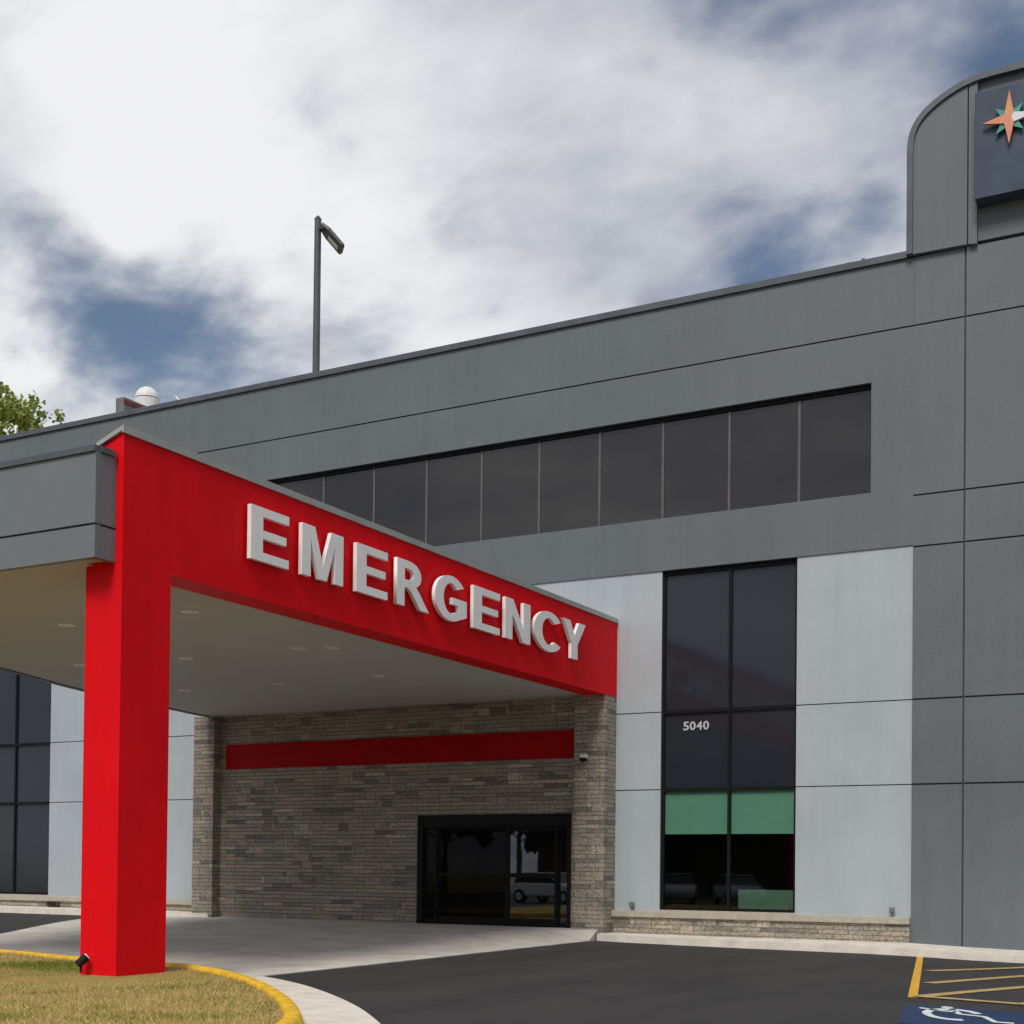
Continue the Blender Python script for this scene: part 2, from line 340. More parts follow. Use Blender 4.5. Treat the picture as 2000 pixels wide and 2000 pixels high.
# island
outer = smooth_line([(-26, 18.6), (-22, 16.9), (-18.21, 15.76), (-17.1, 15.52), (-15.7, 15.14), (-13.87, 14.97), (-13.04, 14.76), (-11.65, 13.95), (-10.1, 12.67), (-8.75, 11.32), (-7.66, 9.95), (-7.0, 8.3), (-6.85, 6), (-7.4, 3.2), (-9.5, 1.2), (-14, .6), (-26, .5)], 6)
inner = offs(outer, -.16)
if (inner[30]-Vector((-14, 8))).length > (outer[30]-Vector((-14, 8))).length: inner = offs(outer, .16)
sgn = 1 if (offs(outer, .1)[30]-Vector((-14, 8))).length > (outer[30]-Vector((-14, 8))).length else -1
mb = MB()
prof = [(.03*sgn, -.02), (.0, .10), (-.02*sgn, .145), (-.05*sgn, .165), (-.145*sgn, .165), (-.17*sgn, .15), (-.175*sgn, .05)]
lines = [(offs(outer, d), z) for d, z in prof]
for k in range(len(lines)-1):
    (la, za), (lb, zb) = lines[k], lines[k+1]
    for i in range(len(outer)-1):
        g0, g1 = zg(*outer[i]), zg(*outer[i+1])
        mb.poly([(*la[i], za+g0), (*la[i+1], za+g1), (*lb[i+1], zb+g1), (*lb[i], zb+g0)])
kerb = mb.build('kerb', YEL, smooth=True); tag(kerb, kind='structure')
a0 = next(i for i, p in enumerate(outer) if p.x > -13.1); a1 = next(i for i, p in enumerate(outer) if i > a0 and p.y < 3)
oa = offs(outer, .03*sgn); ob = offs(outer, .76*sgn); mb = MB()
for i in range(a0, a1):
    mb.poly([(*oa[i], zg(*oa[i])+.012), (*oa[i+1], zg(*oa[i+1])+.012), (*ob[i+1], zg(*ob[i+1])+.008), (*ob[i], zg(*ob[i])+.008)])
tag(mb.build('gutter', CONC_L), kind='structure')
def inside(x, y, poly):
    c = False; j = len(poly)-1
    for i in range(len(poly)):
        if (poly[i].y > y) != (poly[j].y > y) and x < (poly[j].x-poly[i].x)*(y-poly[i].y)/(poly[j].y-poly[i].y)+poly[i].x: c = not c
        j = i
    return c
inn = offs(outer, -.165*sgn)
def zi(x, y):
    d = math.hypot(x+13.35, y-13.2); return .115+zg(x, y)-.03*S(1-d/3.2)+.02*noise.noise(Vector((x*.6, y*.6, 0)))
bm = bmesh.new(); vs = [bm.verts.new((*p, .105+zg(*p))) for p in inn]; fc = bm.faces.new(vs)
me = bpy.data.meshes.new('lawn'); bm.to_mesh(me); bm.free()
# gridded lawn surface clipped to the kerb line
mb = MB(); st = .25; idx = {}
def gv(i, j):
    if (i, j) not in idx: x, y = -26+i*st, .5+j*st; idx[(i, j)] = len(mb.v); mb.v.append((x, y, zi(x, y)))
    return idx[(i, j)]
for i in range(80):
    for j in range(72):
        xs_, ys_ = -26+i*st, .5+j*st
        if all(inside(xs_+a*st, ys_+b*st, inn) for a in (0, 1) for b in (0, 1)): mb.f.append((gv(i, j), gv(i+1, j), gv(i+1, j+1), gv(i, j+1)))
lawn = mb.build('lawn', SOIL, smooth=True); tag(lawn, kind='structure')
o = bpy.data.objects.new('lawn_edge', me); me.materials.append(SOIL); col.objects.link(o); tag(o, kind='structure')
# ---------------------------------------------------------------- building
Y0 = 28.30
B = thing('hospital_building', (-15, 28.3, 0), 'long two-storey medical building clad in dark and light grey panels with stone entrance', 'building')
WX = [(-11.96, -8.90), (-33.86, -30.80)]
WZ = (.70, 8.165)
RIBX, RIBZ = (-29.3, -7.36), (9.33, 11.60)
hol = [(a, b, *WZ) for a, b in WX]+[(*RIBX, *RIBZ)]
door_h = (-18.11, -14.0, .1, 2.83)
mb = MB(); panel(mb, (-46, 8, -.15, 14.0), 28.345, 28.62, hol+[door_h]); mb.build('wall', G_JOINT, B)
g = .017
mb = MB()
for a, b in ((-46, -6.503-g), (-6.497-g, -5.5), (-5.5, 8)):
    panel(mb, (a+g, b-g if b > -6 else b+g-.0015+.003, 12.62+g, 14.0), Y0, 28.344)
panel(mb, (-46, -6.5, 8.17+.0, 12.62-g), Y0, 28.344, [(*RIBX, *RIBZ)])
for a, b in ((-6.5, -5.5+.0), (-5.5, 8)):
    a2 = a+(g if a > -6 else 0)
    for c, d in ((9.17, 12.62), (8.13, 9.17), (5.05, 8.13), (3.34, 5.05), (-.05, 3.34)):
        panel(mb, (a2, b-g, c+g, d-g), Y0, 28.344)
mb.build('dark_cladding', G_DARK, B, bevel=.004)
mb = MB()
for a, b in ((-46, WX[1][0]), (WX[1][1], WX[0][0]), (WX[0][1], -6.502)):
    for c, d in ((5.05, 8.17), (3.34, 5.05), (.665, 3.34)): panel(mb, (a, b, c+.012*(c > 1), d-.012*(d < 8)), 28.33, 28.344, [(-24.6, -13.2, 0, 5.45)])
mb.build('light_cladding', G_LIGHT, B, bevel=.003)
for a, b in ((-46, -24.91), (-13.03, -6.503)): mb = MB(); mb.box((a, 28.20, -.05), (b, 28.343, .53)); mb.build('stone_base', STONE_L, B)
for a, b in ((-46, -24.905), (-13.035, -6.503)): mb = MB(); mb.box((a, 28.14, .53), (b, 28.342, .668)); mb.build('sill_course', SILL, B, bevel=.008)
for a, b in WX: mb = MB(); mb.box((a, 28.343, .60), (b, 28.42, .699)); mb.build('window_sill', SILL, B)
mb = MB(); mb.box((-46, 28.6, 13.7), (8, 35.5, 13.85)); mb.build('roof', GREYP, B)
mb = MB(); mb.box((-46, 28.62, -.1), (-45.8, 35.5, 14)).box((7.8, 28.62, -.1), (8, 35.5, 14)).box((-45.8, 35.3, -.1), (7.8, 35.5, 14)); mb.build('rear_wall', G_DARK, B)
mb = MB(); mb.box((-46.05, 28.24, 14.003), (-6.64, 28.72, 14.15)); mb.build('parapet_cap', G_CAP, B, bevel=.01)
mb = MB(); mb.tube((-7.9, 28.5, 14.15), (-7.9, 28.5, 14.25), .05).tube((-7.6, 28.5, 14.15), (-7.6, 28.5, 14.28), .04).box((-8.3, 28.45, 14.15), (-7.3, 28.55, 14.18)); mb.build('roof_fitting', GREYP, B)
# tower parapet
TW = [(-6.60, 16.123), (-6.575, 16.387), (-6.484, 16.635), (-6.302, 16.857), (-6.016, 17.052), (-5.682, 17.204), (-5.326, 17.294), (-4.974, 17.317)]
line = smooth_line(TW, 4); line = [Vector((p.x, p.y)) for p in line]
lft = [p for p in line if p.x <= -5.46]; rgt = [p for p in line if p.x > -5.25]
top = lambda x: next((a.y+(b.y-a.y)*(x-a.x)/(b.x-a.x) for a, b in zip(line, line[1:]) if a.x <= x <= b.x), 17.317)
mb = MB()
mb.prism([(-6.60, 28.2, 14.035)]+[(p.x, 28.2, p.y) for p in lft]+[(-5.46, 28.2, top(-5.46)), (-5.46, 28.2, 14.015)], (0, .5, 0))
mb.prism([(-5.435, 28.2, 14.012), (-5.435, 28.2, top(-5.435)), (-5.27, 28.2, top(-5.27)), (-5.27, 28.2, 13.99)], (0, .5, 0))
mb.prism([(-5.268, 28.29, 14.07)]+[(-5.268, 28.29, top(-5.268))]+[(p.x, 28.29, p.y) for p in rgt]+[(6, 28.29, 17.317), (6, 28.29, 14.07)], (0, .4, 0))
tow = mb.build('tower_parapet', G_DARK, B)
mb = MB(); full = [Vector((-6.60, 14.04))]+[Vector((p.x, p.y)) for p in line]+[Vector((6, 17.317))]
o_ = offs(full, .035); i_ = offs(full, -.085)
if o_[3].x > i_[3].x: o_, i_ = offs(full, -.035), offs(full, .085)
for k in range(len(full)-1):
    a, b, c, d = o_[k], o_[k+1], i_[k+1], i_[k]
    mb.prism([(a.x, 28.15, a.y), (b.x, 28.15, b.y), (c.x, 28.15, c.y), (d.x, 28.15, d.y)], (0, .6, 0))
mb.build('tower_cap', G_CAP, B)
# windows
def window(x0, x1, parts_low=True):
    z0, z1 = WZ; xm = (x0+x1)/2+.03
    fr = MB(); ya, yb = 28.40, 28.50; t = .06
    for a, b in ((x0, x0+t), (xm-t*.55, xm+t*.55), (x1-t, x1)): fr.box((a, ya, z0), (b, yb, z1))
    for a, b in ((z0, z0+t), (3.30, 3.375), (5.01, 5.085), (z1-.10, z1)):
        for p, q in ((x0+t, xm-t*.55), (xm+t*.55, x1-t)): fr.box((p, ya+.003, a), (q, yb, b))
    W = fr.build('window', BLK, B)
    for p, q in ((x0+t, xm-t*.55), (xm+t*.55, x1-t)):
        for (a, b), gm in zip(((z0+t, 3.30), (3.375, 5.01), (5.085, z1-.10)), (GLASS_LOW if parts_low else GLASS_UP, GLASS_UP, GLASS_UP)):
            mb = MB(); mb.box((p+.001, 28.45, a+.001), (q-.001, 28.462, b-.001)); sub('pane', mb, gm, W)
        if parts_low: mb = MB(); mb.box((p+.004, 28.472, 2.375), (q-.004, 28.478, 3.299)); mb.tube((p+.004, 28.48, 2.37), (q-.004, 28.48, 2.37), .012); sub('roller_blind', mb, BLIND, W)
    return W
for a, b in WX: W = window(a, b, a > -20)
# rooms behind the glazing
for a, b in ((-13, -7.2), (-37, -29.5)):
    mb = MB()
    mb.poly([(a, 28.64, .3), (b, 28.64, .3), (b, 33, .3), (a, 33, .3)]); mb.poly([(a, 28.64, 3.5), (b, 28.64, 3.5), (b, 33, 3.5), (a, 33, 3.5)])
    mb.poly([(a, 33, .3), (b, 33, .3), (b, 33, 8.4), (a, 33, 8.4)]); mb.poly([(a, 28.64, .3), (a, 33, .3), (a, 33, 8.4), (a, 28.64, 8.4)]); mb.poly([(b, 28.64, .3), (b, 33, .3), (b, 33, 8.4), (b, 28.64, 8.4)])
    mb.poly([(a, 28.64, 8.4), (b, 28.64, 8.4), (b, 33, 8.4), (a, 33, 8.4)])
    mb.build('room', ROOM, B)
mb = MB(); mb.box((-10.28, 28.70, .32), (-8.93, 29.2, 1.16)); tag(mb.build('desk', DESK, bevel=.01), 'pale green cabinet behind the lower right pane of the tall window', 'cabinet')
# ribbon window
fr = MB(); xs = [-7.36-1.551*k for k in range(15)]; xs = [x for x in xs if x > RIBX[0]]+[RIBX[0]]
for k, x in enumerate(xs):
    wd = .028; fr.box((max(x-wd, RIBX[0]), 28.432, RIBZ[0]+.03), (min(x+wd, RIBX[1]), 28.48, RIBZ[1]-.09))
fr.box((RIBX[0], 28.43, RIBZ[0]), (RIBX[1], 28.48, RIBZ[0]+.03))
MULL = mat('bronze_mullion', (.105, .10, .098), .5, var=.1)
W = fr.build('ribbon_window', MULL, B)
mb = MB(); mb.box((RIBX[0], 28.40, RIBZ[1]-.09), (RIBX[1], 28.48, RIBZ[1])); sub('head_shade_strip', mb, BLK, W)  # black strip painted in for the shadow along the top of the recess
for a, b in zip(xs[1:], xs):
    mb = MB(); y = 28.45+random.uniform(-.004, .004); dd = random.uniform(-.003, .003)
    mb.prism([(a+.028, y, RIBZ[0]+.03), (b-.028, y+dd, RIBZ[0]+.03), (b-.028, y+dd, RIBZ[1]-.09), (a+.028, y, RIBZ[1]-.09)], (0, .012, 0)); sub('pane', mb, GLASS_RIB, W)
# stone entrance portal
mb = MB(); panel(mb, (-24.7, -13.2, -.1, 5.46), 28.05, 28.344, [door_h]); mb.build('entrance_wall', STONE, B)
for a, b in ((-24.90, -24.22), (-13.80, -13.04)):
    mb = MB(); mb.box((a, 27.74, -.1), (b, 28.343, 5.462)); mb.build('stone_pillar', STONE, B)
mb = MB(); mb.box((-24.05, 28.02, 4.08), (-13.803, 28.049, 4.72)); mb.build('red_band', RED_SHADE, B)
# entrance door
dr = MB(); x0, x1 = door_h[0], door_h[1]; zb, zt = .235, 2.83
dr.box((x0, 28.03, zb), (x0+.16, 28.20, zt)).box((x1-.10, 28.03, zb), (x1, 28.20, zt)).box((x0+.16, 28.035, zt-.30), (x1-.10, 28.20, zt)).box((x0+.16, 28.08, zb), (x1-.10, 28.20, zb+.03))
DR = dr.build('entrance_door', BLK, B, bevel=.006)
leafs = [(-17.95, -17.58, 0, .06), (-17.57, -15.70, .03, .05), (-15.69, -14.36, 0, .085), (-14.35, -14.10, .03, .04)]
for a, b, dy, t in leafs:
    mb = MB(); y = 28.10+dy; z0, z1 = zb+.035, zt-.305
    t2 = .16 if b-a > 1 else .08
    mb.box((a, y, z0), (a+t, y+.04, z1)).box((b-t, y, z0), (b, y+.04, z1)).box((a+t, y, z0), (b-t, y+.04, z0+t2)).box((a+t, y, z1-t), (b-t, y+.04, z1))
    if b-a > 1: mb.box((a+t, y, 1.37), (b-t, y+.04, 1.47))
    LF = sub('door_leaf', mb, BLK, DR)
    mb = MB()
    for p, q in (((z0+t2, 1.37), (1.47, z1-t)) if b-a > 1 else ((z0+t2, z1-t),)): mb.box((a+t, y+.015, p), (b-t, y+.023, q))
    sub('door_glass', mb, GLASS_DOOR if a > -16 else GLASS_DK, DR)
mb = MB(); mb.poly([(-20, 28.65, .24), (-13.5, 28.65, .24), (-13.5, 34, .24), (-20, 34, .24)]).poly([(-20, 34, .24), (-13.5, 34, .24), (-13.5, 34, 3), (-20, 34, 3)]).poly([(-20, 28.65, 3), (-13.5, 28.65, 3), (-13.5, 34, 3), (-20, 34, 3)])
mb.poly([(-20, 28.65, .24), (-20, 34, .24), (-20, 34, 3), (-20, 28.65, 3)]).poly([(-13.5, 28.65, .24), (-13.5, 34, .24), (-13.5, 34, 3), (-13.5, 28.65, 3)]); mb.build('vestibule', ROOM, B)
# ---------------------------------------------------------------- canopy
C_ = thing('entrance_canopy', (-13.36, 13.6, 0), 'flat-roofed entrance canopy with big red side beam, red column and grey front fascia', 'canopy')
XB = -13.036
mb = MB(); mb.box((-13.672, 13.13, .0), (XB, 14.028, 5.43)); mb.build('column', RED, C_)
mb = MB(); mb.prism([(XB, 13.13, 5.43), (XB, 13.13, 7.115), (-13.44, 13.13, 6.96), (-13.55, 13.13, 6.86), (-13.55, 13.13, 5.43)], (0, 28.328-13.13, 0)); mb.build('beam', RED, C_)
mb = MB(); mb.prism([(XB+.03, 13.09, 7.09), (XB+.03, 13.09, 7.19), (-13.46, 13.09, 7.03), (-13.62, 13.09, 6.88), (-13.62, 13.09, 6.79), (-13.57, 13.09, 6.79), (-13.57, 13.09, 6.865), (-13.44, 13.09, 6.975), (XB+.003, 13.09, 7.12), (XB+.003, 13.09, 7.09)], (0, 28.295-13.09, 0)); mb.build('beam_cap', CAPL, C_)
edge = smooth_line([(-13.9, 12.775), (-17.5, 12.775), (-19.6, 12.85), (-20.7, 13.6), (-21.5, 15.6), (-22.45, 19.3), (-23.5, 22.5), (-24.15, 25.9), (-24.4, 27.2), (-24.45, 28.29)], 5)
outl = [(-13.56, 13.2)]+[(p.x, max(p.y, 12.80)) for p in edge[0:]]+[(-13.56, 28.29)]
def ring(pts, z): return [(x, y, z) for x, y in pts]
sof = [(XB-.06, 13.30), (-13.6, 13.30), (-13.6, 12.82)]+[(p.x+.02, p.y+.06) for p in edge[1:-1]]+[(-24.4, 28.04), (XB-.06, 28.04)]
mb = MB(); mb.prism([(x, y, 5.465) for x, y in [(-13.57, 12.84)]+[(p.x+.03, max(p.y, 12.84)) for p in edge[1:-1]]+[(-24.4, 28.28), (-13.57, 28.28)]], (0, 0, .05)); mb.build('soffit', SOFF, C_)
# grey fascia: front band in two courses, wrapping the curved side
def band(z0, z1, pts, th, mt, name, push=0.0):
    mb = MB(); o1 = offs(pts, push); o2 = offs(pts, push+th)
    for i in range(len(pts)-1):
        a, b, c, d = o1[i], o1[i+1], o2[i+1], o2[i]
        n = len(mb.v); mb.v += [(a.x, a.y, z0), (b.x, b.y, z0), (c.x, c.y, z0), (d.x, d.y, z0), (a.x, a.y, z1), (b.x, b.y, z1), (c.x, c.y, z1), (d.x, d.y, z1)]
        mb.f += [tuple(n+q for q in t) for t in ((0, 1, 2, 3), (4, 5, 6, 7), (0, 1, 5, 4), (2, 3, 7, 6))]
        if i == 0: mb.f.append(tuple(n+q for q in (0, 3, 7, 4)))
        if i == len(pts)-2: mb.f.append(tuple(n+q for q in (1, 2, 6, 5)))
    return mb.build(name, mt, C_)
fl = [Vector((-13.156, 12.772))]+[Vector((p.x, p.y)) for p in edge]
sd_ = -1 if offs(fl, .1)[1].y < fl[1].y else 1
TH = .10
band(5.435, 5.845, fl, TH*sd_, G_FASC, 'fascia'); band(5.875, 6.78, fl, TH*sd_, G_FASC, 'fascia')
band(5.845, 5.875, fl, .06*sd_, G_JOINT, 'fascia_joint', .03*sd_); band(6.782, 6.86, fl, (TH+.02)*sd_, G_CAP, 'fascia_cap', -.03*sd_)
for a, b, q in ((5.435, 5.845, 0), (5.845, 5.875, .03), (5.875, 6.78, 0)):
    mb = MB(); mb.box((-13.256, 12.873, a), (-13.156-q, 13.129, b)); mb.build('fascia_return', G_JOINT if q else G_FASC, C_)
mb = MB(); mb.box((-13.256, 12.84, 6.782), (-13.126, 13.085, 6.86)); mb.build('return_cap', G_CAP, C_)
mb = MB(); mb.box((-13.569, 12.874, 5.465), (-13.257, 13.129, 5.515)); mb.build('soffit_edge', SOFF, C_)
mb = MB(); mb.prism([(x, y, 6.3) for x, y in [(-13.57, 13.15)]+[(p.x+.2, max(p.y, 13.15)) for p in edge[1:-1]]+[(-24.2, 28.28), (-13.57, 28.28)]], (0, 0, .05)); mb.build('canopy_roof', GREYP, C_)
mb = MB(); mb.box((-20.4, 14.2, 0), (-19.8, 15.1, 5.46)); mb.build('column', RED, C_)
RIM = mat('downlight_trim', (.85, .85, .83), .4)
for x, y in ((-14.73, 16.28), (-17.39, 16.29), (-18.09, 19.9), (-15.42, 19.88), (-14.81, 20.05), (-20.59, 19.67), (-21.37, 23.48), (-18.72, 23.48), (-16.11, 23.39)):
    mb = MB(); mb.tube((x, y, 5.452), (x, y, 5.464), .14, .14, 20); d = mb.build('downlight', RIM, C_)
    mb = MB(); mb.tube((x, y, 5.448), (x, y, 5.4515), .085, .085, 16); sub('lens', mb, WHITE, d)
# emergency lettering
ES = thing('emergency_sign', (-13.03, 21, 5.95), 'white raised capital letters reading EMERGENCY along the red beam', 'sign')
def letter_mesh(ch, offset=.022, ext=.5):
    cu = bpy.data.curves.new('t', 'FONT'); cu.body = ch; cu.size = 1; cu.offset = offset; cu.extrude = ext; cu.resolution_u = 5
    o = bpy.data.objects.new('t', cu); col.objects.link(o); bpy.context.view_layer.update()
    me = bpy.data.meshes.new_from_object(o.evaluated_get(bpy.context.evaluated_depsgraph_get())); bpy.data.objects.remove(o)
    return me
def glyph(ch):
    """bold sans capital drawn in a unit box, None for letters taken from the font"""
    def arc(cx, cy, rx, ry, a0, a1, n=18): return [(cx+rx*math.cos(R(a0+(a1-a0)*k/n)), cy+ry*math.sin(R(a0+(a1-a0)*k/n))) for k in range(n+1)]
    G_ = {'E': [(0, 0), (1, 0), (1, .165), (.31, .165), (.31, .425), (.93, .425), (.93, .58), (.31, .58), (.31, .835), (1, .835), (1, 1), (0, 1)],
          'M': [(0, 0), (.205, 0), (.205, .74), (.405, 0), (.595, 0), (.795, .74), (.795, 0), (1, 0), (1, 1), (.70, 1), (.50, .27), (.30, 1), (0, 1)],
          'N': [(0, 0), (.28, 0), (.28, .64), (.70, 0), (1, 0), (1, 1), (.72, 1), (.72, .36), (.30, 1), (0, 1)],
          'Y': [(.36, 0), (.64, 0), (.64, .40), (1, 1), (.70, 1), (.5, .63), (.30, 1), (0, 1), (.36, .40)],
          'C': arc(.5, .5, .5, .5, 38, 322, 30)+arc(.5, .5, .235, .335, 318, 42, 24),
          'G': arc(.5, .5, .5, .5, 38, 300, 28)+[(1, .17), (1, .53), (.54, .53), (.54, .385), (.74, .385), (.74, .25)]+arc(.5, .5, .235, .335, 300, 42, 24)}
    if ch not in G_: return None
    mb = MB(); mb.prism([(a, b, 0) for a, b in G_[ch]], (0, 0, 1)); me = bpy.data.meshes.new('letter'); me.from_pydata(mb.v, [], mb.f)
    bm = bmesh.new(); bm.from_mesh(me); bmesh.ops.recalc_face_normals(bm, faces=bm.faces); bmesh.ops.triangulate(bm, faces=[q for q in bm.faces if len(q.verts) > 4]); bm.to_mesh(me); bm.free(); return me
def fit(me, U, V, origin, u_rng, v_rng, Wv, d0, d1):
    """remap letter mesh: local x to axis U in u_rng, local y to axis V in v_rng, local z to axis W between d0,d1"""
    xs_ = [v.co.x for v in me.vertices]; ys_ = [v.co.y for v in me.vertices]; zs_ = [v.co.z for v in me.vertices]
    for v in me.vertices:
        a = (v.co.x-min(xs_)) if False else (v.co.x-fit.x0)/(fit.x1-fit.x0); b = (v.co.y-fit.y0)/(fit.y1-fit.y0); c = (v.co.z-fit.z0)/(fit.z1-fit.z0)
        v.co = Vector(origin)+Vector(U)*(u_rng[0]+(u_rng[1]-u_rng[0])*a)+Vector(V)*(v_rng[0]+(v_rng[1]-v_rng[0])*b)+Vector(Wv)*(d0+(d1-d0)*c)
def bounds(me):
    fit.x0 = min(v.co.x for v in me.vertices); fit.x1 = max(v.co.x for v in me.vertices); fit.y0 = min(v.co.y for v in me.vertices)
    fit.y1 = max(v.co.y for v in me.vertices); fit.z0 = min(v.co.z for v in me.vertices); fit.z1 = max(v.co.z for v in me.vertices)
YR = [(15.52, 16.39), (16.71, 17.76), (18.12, 19.0), (19.28, 20.28), (20.47, 21.55), (21.79, 22.77), (22.98, 23.99), (24.15, 25.30), (25.42, 26.46)]
for ch, (a, b) in zip('EMERGENCY', YR):
    me = glyph(ch) or letter_mesh(ch, .018); bounds(me); e = .012 if ch in 'GC' else 0
    fit(me, (0, 1, 0), (0, 0, 1), (0, 0, 0), (a, b), (5.955-e, 6.735+e), (1, 0, 0), -12.985, -12.915)
    me.materials.append(LETT); o = bpy.data.objects.new('letter', me); col.objects.link(o); o.parent = ES; o.matrix_parent_inverse = Matrix.Translation(-ES.location)
    ys_ = (a+b)/2 if ch == 'Y' else a+(.12 if ch not in 'GC' else .13)*(b-a)
    for zz_ in ((6.05, 6.2) if ch == 'Y' else (6.28, 6.42) if ch in 'GC' else (6.1, 6.6)):
        mb = MB(); mb.tube((XB, ys_, zz_), (-12.985, ys_, zz_), .014, .014, 6); sub('standoff', mb, GREYP, o)
# address numerals on the glass
AN = thing('address_numerals', (-11.2, 28.44, 4.72), 'small white street number 5040 on the dark glass of the tall window', 'numerals')
x = -11.48
NUM = mat('numeral_vinyl', (.5, .51, .52), .6)
for ch in '5040':
    me = letter_mesh(ch, .02); bounds(me); fit(me, (1, 0, 0), (0, 0, 1), (0, 0, 0), (x, x+.135), (4.635, 4.825), (0, -1, 0), -28.446, -28.434)
    me.materials.append(NUM); o = bpy.data.objects.new('numeral', me); col.objects.link(o); o.parent = AN; o.matrix_parent_inverse = Matrix.Translation(-AN.location); x += .155
# star sign on the tower
SG = thing('star_sign', (-4.6, 28.2, 14.7), 'slate blue sign panel with a coral and teal star high on the rounded parapet', 'sign')
mb = MB(); mb.box((-5.26, 27.88, 14.72), (3.2, 28.28, 16.82)); pn = mb.build('sign_panel', NAVY, SG, bevel=.01)
cx_, cz_ = -4.60, 16.11
def tri(ang, rad, wd, y, dep, mt, name):
    a = R(ang); t = Vector((math.cos(a), 0, math.sin(a))); n = Vector((-math.sin(a), 0, math.cos(a))); c = Vector((cx_, y, cz_))
    mb = MB(); mb.prism([c-t*.02, c+t*wd*1.0+n*wd, c+t*rad, c+t*wd*1.0-n*wd], (0, dep, 0)); mb.build(name, mt, SG)
pt = lambda a, q: (cx_+q*math.cos(R(a)), 27.76, cz_+q*math.sin(R(a)))
mb = MB(); mb.prism([pt(90, .54), pt(135, .125), pt(180, .50), pt(225, .125), pt(270, .50), pt(315, .125), pt(0, .03), pt(45, .125)], (0, .06, 0)); mb.build('coral_star', CORAL, SG)
mb = MB(); mb.prism([pt(315, .13), pt(0, .52), pt(45, .13), pt(0, .035)], (0, .055, 0)); mb.build('white_point', WHITE, SG)
for a in (45, 135, 225, 315): tri(a, .36, .09, 27.79, .05, TEAL, 'star_point')
# ---------------------------------------------------------------- road markings
def strip(name, a, b, wd, mt, mb=None, z=.005):
    a, b = Vector(a), Vector(b); n = (b-a).normalized(); n = Vector((-n.y, n.x))*wd/2; mb = MB(); K = 6
    for i in range(K):
        p, q = a+(b-a)*i/K, a+(b-a)*(i+1)/K
        mb.poly([(*(w_), zg(*w_)+z) for w_ in (p-n, q-n, q+n, p+n)])
    return tag(mb.build(name, mt), kind='structure')
strip('line_marking', (-6.02, 27.0), (-3.97, 17.4), .115, YELM)
for a, b in (((-4.93, 22.75), (-3.2, 26.3)), ((-4.32, 19.9), (-2.5, 25.6)), ((-3.90, 17.65), (-1.5, 24.5)), ((-2.64, 17.25), (-.4, 23.6))):
    strip('hatch_marking', a, b, .22, YELW, z=.009)
strip('line_marking', (-3.98, 17.56), (-.5, 16.6), .20, YELW, z=.013)
def quad(pts, mt, name, z): mb = MB(); mb.poly([(x, y, z) for x, y in pts]); return tag(mb.build(name, mt), kind='structure')
quad([(-3.83, 16.45), (-3.42, 14.3), (-2.0, 14.0), (-2.47, 16.2)], BLUE, 'blue_marking', .0045)
# painted wheelchair symbol
def sym(u_, v_): # u across, v towards the camera in the blue square
    a = Vector((-3.83, 16.45)); eu = Vector((1.36, -.25)); ev = Vector((.41, -2.15)); p = a+eu*u_+ev*v_; return (p.x, p.y)
mb = MB()
def band2(pts, wd, mb):
    P2 = [Vector(p) for p in pts]; A = offs(P2, wd/2); Bq = offs(P2, -wd/2)
    for i in range(len(P2)-1): mb.poly([(*sym(*q), .0095) for q in (A[i], A[i+1], Bq[i+1], Bq[i])])
band2([(.42+.22*math.cos(R(a)), .40+.26*math.sin(R(a))) for a in range(70, 345, 12)], .075, mb)
band2([(.40, .12), (.47, .36), (.66, .40), (.74, .62), (.88, .62)], .06, mb)
band2([(.13, .17), (.25, .24), (.44, .26)], .06, mb)
band2([(.36+.03*math.cos(R(a)), .05+.03*math.sin(R(a))) for a in range(0, 361, 30)], .05, mb)
tag(mb.build('wheelchair_marking', WHT), kind='structure')
# ---------------------------------------------------------------- small fittings
def sill_lamp(x, label):
    t = thing('sill_lamp', (x, 28.22, .668), label, 'fixture', 'small fittings on the stone sill')
    mb = MB(); mb.tube((x, 28.22, .668), (x, 28.22, .76), .02, .02, 8); mb.build('stem', GREYP, t)
    mb = MB(); mb.box((x-.045, 28.17, .75), (x+.045, 28.27, .86)); mb.build('lamp_head', GREYP, t, bevel=.012)
sill_lamp(-12.58, 'small grey fitting on the stone sill beside the stone pillar')
sill_lamp(-6.86, 'small grey fitting on the stone sill at the dark panel corner')
t = thing('security_camera', (-13.54, 27.74, 4.0), 'small white dome camera on the right stone pillar below the red beam', 'camera')
mb = MB(); mb.box((-13.60, 27.62, 4.03), (-13.44, 27.739, 4.12)); mb.build('bracket', WHITE, t, bevel=.01)
mb = MB(); mb.sphere((-13.54, 27.66, 4.02), .075, sc=(1, 1, -1), z0=0); mb.tube((-13.54, 27.66, 4.02), (-13.54, 27.66, 4.035), .08, .08, 14); mb.build('dome', BLK, t, smooth=False)
t = thing('ground_spotlight', (-13.6, 13.0, .2), 'small black and white spotlight at the foot of the red column', 'spotlight')
mb = MB(); mb.tube((-13.50, 12.98, .15), (-13.50, 12.98, .28), .016, .018, 8); mb.build('stake', BLK, t)
mb = MB(); mb.tube((-13.53, 12.95, .25), (-13.48, 13.05, .34), .05, .06, 12); mb.build('lamp_head', BLK, t)
mb = MB(); mb.tube((-13.479, 13.051, .342), (-13.475, 13.06, .35), .05, .05, 12); mb.build('lens', WHITE, t)
t = thing('wall_vent', (-30.40, 28.12, .45), 'small brown vent box low on the stone base at far left', 'vent')
mb = MB(); mb.box((-30.62, 28.10, .40), (-30.18, 28.199, .53)); mb.build('vent_box', BROWN, t, bevel=.01)
mb = MB()
for k in range(4): mb.box((-30.58, 28.09, .42+.026*k), (-30.22, 28.099, .43+.026*k))
mb.build('grille', BLK, t)
